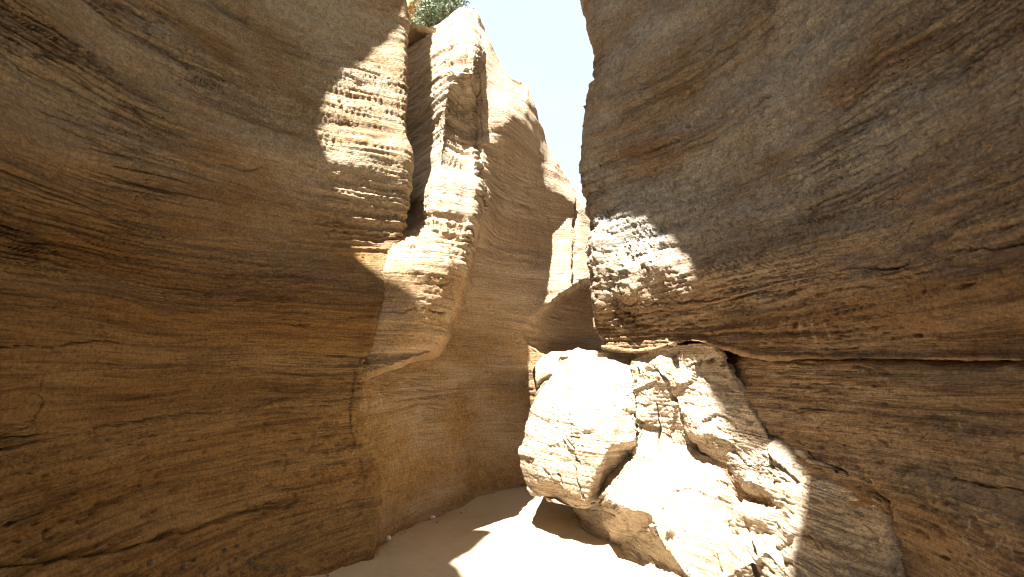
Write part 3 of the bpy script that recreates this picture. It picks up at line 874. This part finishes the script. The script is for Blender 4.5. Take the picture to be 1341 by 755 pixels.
# ------------------------------------------------------------------ 7. two unseen rocks added overhead, edges shaped to place the sun patches
BLOCKER_L = [(-.3, -8), (-.4, -4), (-.7, -1.6), (-1.6, -.9), (-2.3, -.3), (-2.45, .5), (-2.38, .85), (-2.12, 1.6), (-2.0, 2.08), (-2.60, 2.09), (-2.80, 2.4), (-2.71, 2.85), (-2.54, 3.2), (-2.35, 3.5), (-2.18, 3.78),
         (-1.98, 3.98), (-1.85, 4.3), (-1.76, 4.7), (-1.72, 5.5), (-2.4, 6.2), (-4.0, 6.8)]
BLOCKER_R = [(-.1, -8), (-.2, -4), (-.5, -1.6), (-.35, -.6), (-.05, .0), (.14, .17), (.25, .35), (.25, .66), (.17, .96), (.14, 1.4), (.17, 1.75), (.2, 2.0), (.15, 2.31), (.10, 2.62), (-.05, 2.9), (-.18, 3.2), (-.28, 3.45), (-.42, 3.62), (-.52, 3.85), (-.5, 4.15), (-.1, 4.4), (.4, 4.8), (1.6, 5.6), (4.0, 6.5)]


def sun_blocker(line, side, far):
    n = 260
    L = np.array(line, float)
    seg = np.concatenate([[0], np.cumsum(np.hypot(*np.diff(L, axis=0).T))])
    t = np.linspace(0, seg[-1], n)
    ex, ey = np.interp(t, seg, L[:, 0]), np.interp(t, seg, L[:, 1])
    rows = []
    for off, z in ((far, 9.6), (4.5, 9.4), (2.0, 9.3), (.8, 9.08), (.25, 9.0), (0, 9.0), (.08, 9.06), (.3, 9.2), (.9, 9.5), (2., 10.4), (6., 11.5), (far, 13.)):
        rows.append(np.stack([ex + side * off, ey, np.full(n, z)], -1))
    P = spline_eval(np.array(rows), ts_from([4, 6, 8, 10, 8, 8, 10, 10, 8, 6, 4]))
    P, s = relief(P, flip=1, seed=12., bed=.25, lam=.6, iso=.6, pits=0)
    o = mesh_grid('sun_blocking_rock', P, s, M_LEFT if side < 0 else M_RIGHT)
    return o


def add_sun_blockers():
    tag(sun_blocker(BLOCKER_L, -1, 30.), 'added unseen rock overhead on the left, shaped to cut the sun on the layered wall', 'cliff')
    tag(sun_blocker(BLOCKER_R, 1, 30.), 'added unseen rock overhead on the right, shaped to keep the varnished wall in shade', 'cliff')


add_sun_blockers()

# ------------------------------------------------------------------ 8. slab, knob, shrub and loose stones
def stone_mesh(name, r, seed, flat=(1, 1, .7), rough=.22, sub=3, mat=None):
    import bmesh
    bm = bmesh.new()
    bmesh.ops.create_icosphere(bm, subdivisions=sub, radius=1)
    co = np.array([v.co[:] for v in bm.verts])
    k = seed * 7.31
    # a few flat faces, as a broken stone has
    rs = random.Random(seed)
    for _ in range(7):
        n = np.array([rs.uniform(-1, 1), rs.uniform(-1, 1), rs.uniform(-1, 1)]); n /= np.linalg.norm(n)
        h = rs.uniform(.62, .85)
        dd = co @ n - h
        co -= np.where(dd > 0, dd * .85, 0)[:, None] * n
    d = 1 + rough * noise3(co[:, 0] * 1.3 + k, co[:, 1] * 1.3, co[:, 2] * 1.3) + .25 * rough * noise3(co[:, 0] * 5 + k, co[:, 1] * 5, co[:, 2] * 5)
    co = co * d[:, None] * np.array(flat) * r
    for v, c in zip(bm.verts, co): v.co = c
    me = bpy.data.meshes.new(name); bm.to_mesh(me); bm.free()
    me.polygons.foreach_set('use_smooth', np.ones(len(me.polygons), bool))
    me.materials.append(mat)
    return me


def fin_slab():
    a, b = at(527, 64, 7.35), at(566, 39, 6.95)
    n = 60
    rows = []
    ax = b - a; ln = np.linalg.norm(ax); ax /= ln
    back = np.array([.15, 1, .1]); back -= ax * (back @ ax); back /= np.linalg.norm(back)
    up = np.cross(ax, back)
    if up[2] < 0: up = -up
    for i in range(n):
        t = i / (n - 1)
        c = a + ax * ln * t
        e = (min(t, 1 - t) * 8); e = min(1, e) ** .5
        ring = []
        for k in range(33):
            th = k / 32 * 2 * math.pi
            cx = abs(math.cos(th)) ** .5 * math.copysign(1, math.cos(th)); cy = abs(math.sin(th)) ** .5 * math.copysign(1, math.sin(th))
            ring.append(c + back * .28 * cx * e + up * .055 * cy * e)
        rows.append(ring)
    P = np.array(rows)
    s = strata(P)
    cen = P.mean(1, keepdims=True)
    nn = P - cen; nn /= np.maximum(np.linalg.norm(nn, axis=-1, keepdims=True), 1e-6)
    P = P + nn * (.018 * noise3(P[..., 0] * 9, P[..., 1] * 9, P[..., 2] * 9))[..., None]
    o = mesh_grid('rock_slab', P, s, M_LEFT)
    tag(o, 'narrow brown rock slab lying on the top left edge of the pale fin', 'rock')


def knob():
    cols = [470, 490, 505, 520, 532, 543, 551, 554]
    rows = []
    for py, dy in ((-160, .5), (-90, .2), (-40, .0), (0, .0), (25, .15), (45, .35), (70, .5), (110, .6)):
        r = []
        for c in cols:
            fold = .35 * math.exp(-((c - 536 - py * .12) / 6.) ** 2)
            r.append((c, py, 9.7 + dy + fold + max(0, (c - 545)) * .05))
        e = at(*r[-1])
        r += [W(e[0] + .05, e[1] + .9, e[2]), W(e[0] - .4, e[1] + 2.2, e[2])]
        rows.append(r)
    P = loft(rows, [8, 8, 12, 12, 12, 10, 6, 8, 6], [10, 14, 20, 16, 14, 12, 8])
    P, s = relief(P, seed=15., bed=.8, lam=.5, iso=1.6, pits=1.0)
    o = mesh_grid('weathered_rock', P, s, M_ORANGE)
    tag(o, 'orange weathered rock rising behind the green shrub at the canyon top', 'rock')


def leaf_mat(name, c1, c2):
    m = bpy.data.materials.new(name); m.use_nodes = True
    t = m.node_tree; b = t.nodes['Principled BSDF']
    oi = t.nodes.new('ShaderNodeTexCoord'); n = t.nodes.new('ShaderNodeTexNoise'); n.inputs['Scale'].default_value = 9
    x = t.nodes.new('ShaderNodeMixRGB'); x.inputs[1].default_value = c1 + (1,); x.inputs[2].default_value = c2 + (1,)
    r = t.nodes.new('ShaderNodeMapRange'); r.inputs[1].default_value = .38; r.inputs[2].default_value = .62
    t.links.new(oi.outputs['Object'], n.inputs['Vector']); t.links.new(n.outputs[0], r.inputs[0])
    t.links.new(r.outputs[0], x.inputs[0]); t.links.new(x.outputs[0], b.inputs['Base Color'])
    b.inputs['Roughness'].default_value = .6
    b.inputs['Transmission Weight'].default_value = 0
    return m


M_LEAF = leaf_mat('shrub_leaf', (.06, .095, .045), (.15, .19, .095))
M_TWIG = leaf_mat('shrub_twig', (.12, .085, .06), (.18, .13, .09))


def tube(verts, faces, a, b, r0, r1, k=5):
    a = np.array(a); b = np.array(b)
    d = b - a; d /= max(np.linalg.norm(d), 1e-6)
    u = np.cross(d, [.3, .1, .95]); u /= np.linalg.norm(u); v = np.cross(d, u)
    i0 = len(verts)
    for c, r in ((a, r0), (b, r1)):
        for j in range(k):
            th = 2 * math.pi * j / k
            verts.append(c + r * (u * math.cos(th) + v * math.sin(th)))
    for j in range(k):
        faces.append((i0 + j, i0 + (j + 1) % k, i0 + k + (j + 1) % k, i0 + k + j))


def shrub():
    base = at(556, 52, 8.6) + np.array([0, 0, -.1])
    root = empty('shrub', tuple(base))
    tag(root, 'small grey green shrub growing in the gap at the canyon top beside the fin', 'shrub')
    rs = random.Random(4)
    tw_v, tw_f, lv, lf = [], [], [], []
    # twigs fan out from the foot towards where the crown is
    tips = []
    for (px, py, Y, sp) in ((575, 0, 8.8, .30), (590, -8, 8.9, .28), (572, -15, 8.8, .28), (598, 4, 8.8, .16), (557, 20, 8.3, .13), (543, 36, 8.2, .09), (535, 45, 8.1, .07), (562, 8, 8.4, .18), (580, 16, 8.7, .25), (566, 18, 8.6, .18), (604, -22, 9., .25), (585, -30, 9., .35)):
        c = at(px, py, Y) - base
        for _ in range(9):
            tips.append((c + np.array([rs.gauss(0, 1), rs.gauss(0, 1.2), rs.gauss(0, .8)]) * sp * .6, sp))
    for tip, sp in tips:
        st = np.array([rs.gauss(0, .05), rs.gauss(0, .05), 0.])
        mid = st * .4 + tip * .55 + np.array([rs.gauss(0, .05), rs.gauss(0, .05), rs.gauss(0, .05)])
        tube(tw_v, tw_f, st, mid, .016, .009); tube(tw_v, tw_f, mid, tip, .009, .003)
        for _ in range(75):
            t = rs.random() ** .6
            c = mid + (tip - mid) * t + np.array([rs.gauss(0, 1), rs.gauss(0, 1), rs.gauss(0, 1)]) * .075
            d = np.array([rs.gauss(0, 1), rs.gauss(0, 1), rs.gauss(.5, 1)]); d /= np.linalg.norm(d)
            u = np.cross(d, [rs.gauss(0, 1), rs.gauss(0, 1), rs.gauss(0, 1)]); u /= max(np.linalg.norm(u), 1e-6)
            L, wd = rs.uniform(.03, .065), rs.uniform(.008, .016)
            i0 = len(lv)
            lv += [c, c + d * L * .5 + u * wd, c + d * L, c + d * L * .5 - u * wd]
            lf.append((i0, i0 + 1, i0 + 2, i0 + 3))
    for name, v, f, m, kind in (('twigs', tw_v, tw_f, M_TWIG, None), ('foliage', lv, lf, M_LEAF, 'stuff')):
        me = bpy.data.meshes.new(name); me.from_pydata([tuple(a) for a in v], [], f); me.materials.append(m)
        o = bpy.data.objects.new(name, me); C.objects.link(o); o.parent = root
        if kind: o['kind'] = kind


def drop(px, py):
    """where something lying at that spot rests on the rock or sand"""
    d = Vector(at(px, py, 1.0)) - Vector((0, 0, CAM_Z))
    h, loc, nrm, *_ = sc.ray_cast(bpy.context.view_layer.depsgraph, Vector((0, 0, CAM_Z)), d.normalized())
    return loc if h else None


def stones():
    bpy.context.view_layer.update()
    rs = random.Random(11)
    M_STONE = rock_mat('loose_stone', (.30, .20, .12), (.45, .35, .25), (.2, .13, .08))
    M_WHITE = rock_mat('white_stone', (.62, .58, .54), (.75, .72, .68), (.4, .36, .32), bump=.5)
    for px, py, r, lab in ((508, 706, .036, 'small white stone at the foot of the rock corner on the sand edge'), (566, 678, .03, 'pale stone half sunk in shaded sand below the back cliff')):
        p = drop(px, py)
        o = bpy.data.objects.new('stone', stone_mesh('stone', r, px, (1.2, .9, .7), .3, mat=M_WHITE)); C.objects.link(o)
        o.location = p + Vector((0, 0, r * .3)); tag(o, lab, 'stone')
    protos = [stone_mesh('stone', 1., k, (1, .85, .65), .35, sub=2, mat=M_STONE) for k in range(1, 8)]
    spots = [(196, 738, .022), (310, 716, .02), (295, 722, .024), (242, 744, .022), (330, 737, .032), (345, 728, .026), (337, 745, .03), (262, 744, .02), (276, 735, .018), (284, 746, .022),
             (363, 741, .02), (372, 748, .028), (255, 733, .016), (228, 749, .018), (352, 750, .022), (318, 750, .018), (392, 746, .018), (300, 740, .016), (268, 752, .016), (344, 718, .014)]
    for _ in range(14):
        spots.append((rs.uniform(205, 430), rs.uniform(712, 754), rs.uniform(.006, .013)))
    locs = [(p, drop(p[0], p[1])) for p in spots]
    for (px, py, r), p in locs:
        if p is None: continue
        o = bpy.data.objects.new('stone', rs.choice(protos)); C.objects.link(o)
        o.scale = (r, r, r); o.rotation_euler = (rs.uniform(-.4, .4), rs.uniform(-.4, .4), rs.uniform(0, 6.28))
        o.location = p + Vector((0, -.2 * r, r * .35))
        tag(o, 'small brown stone among others on the shaded bank under the left wall', 'stone', 'stones on the dark bank under the left wall')
    # a few crumbs on the shaded sand by the cliff
    spots = [(596, 660, .012), (604, 672, .014), (530, 697, .01), (524, 700, .008), (610, 668, .01), (586, 668, .01), (572, 684, .012), (642, 655, .01), (480, 722, .012), (463, 730, .01)]
    locs = [(p, drop(p[0], p[1])) for p in spots]
    for (px, py, r), p in locs:
        if p is None: continue
        o = bpy.data.objects.new('stone', rs.choice(protos)); C.objects.link(o)
        o.scale = (r, r, r); o.location = p + Vector((0, 0, r * .3)); o.rotation_euler = (0, 0, rs.uniform(0, 6))
        tag(o, 'tiny brown stone on the shaded sand along the foot of the back cliff', 'stone', 'tiny stones along the foot of the back cliff')


fin_slab()
knob()
shrub()
stones()
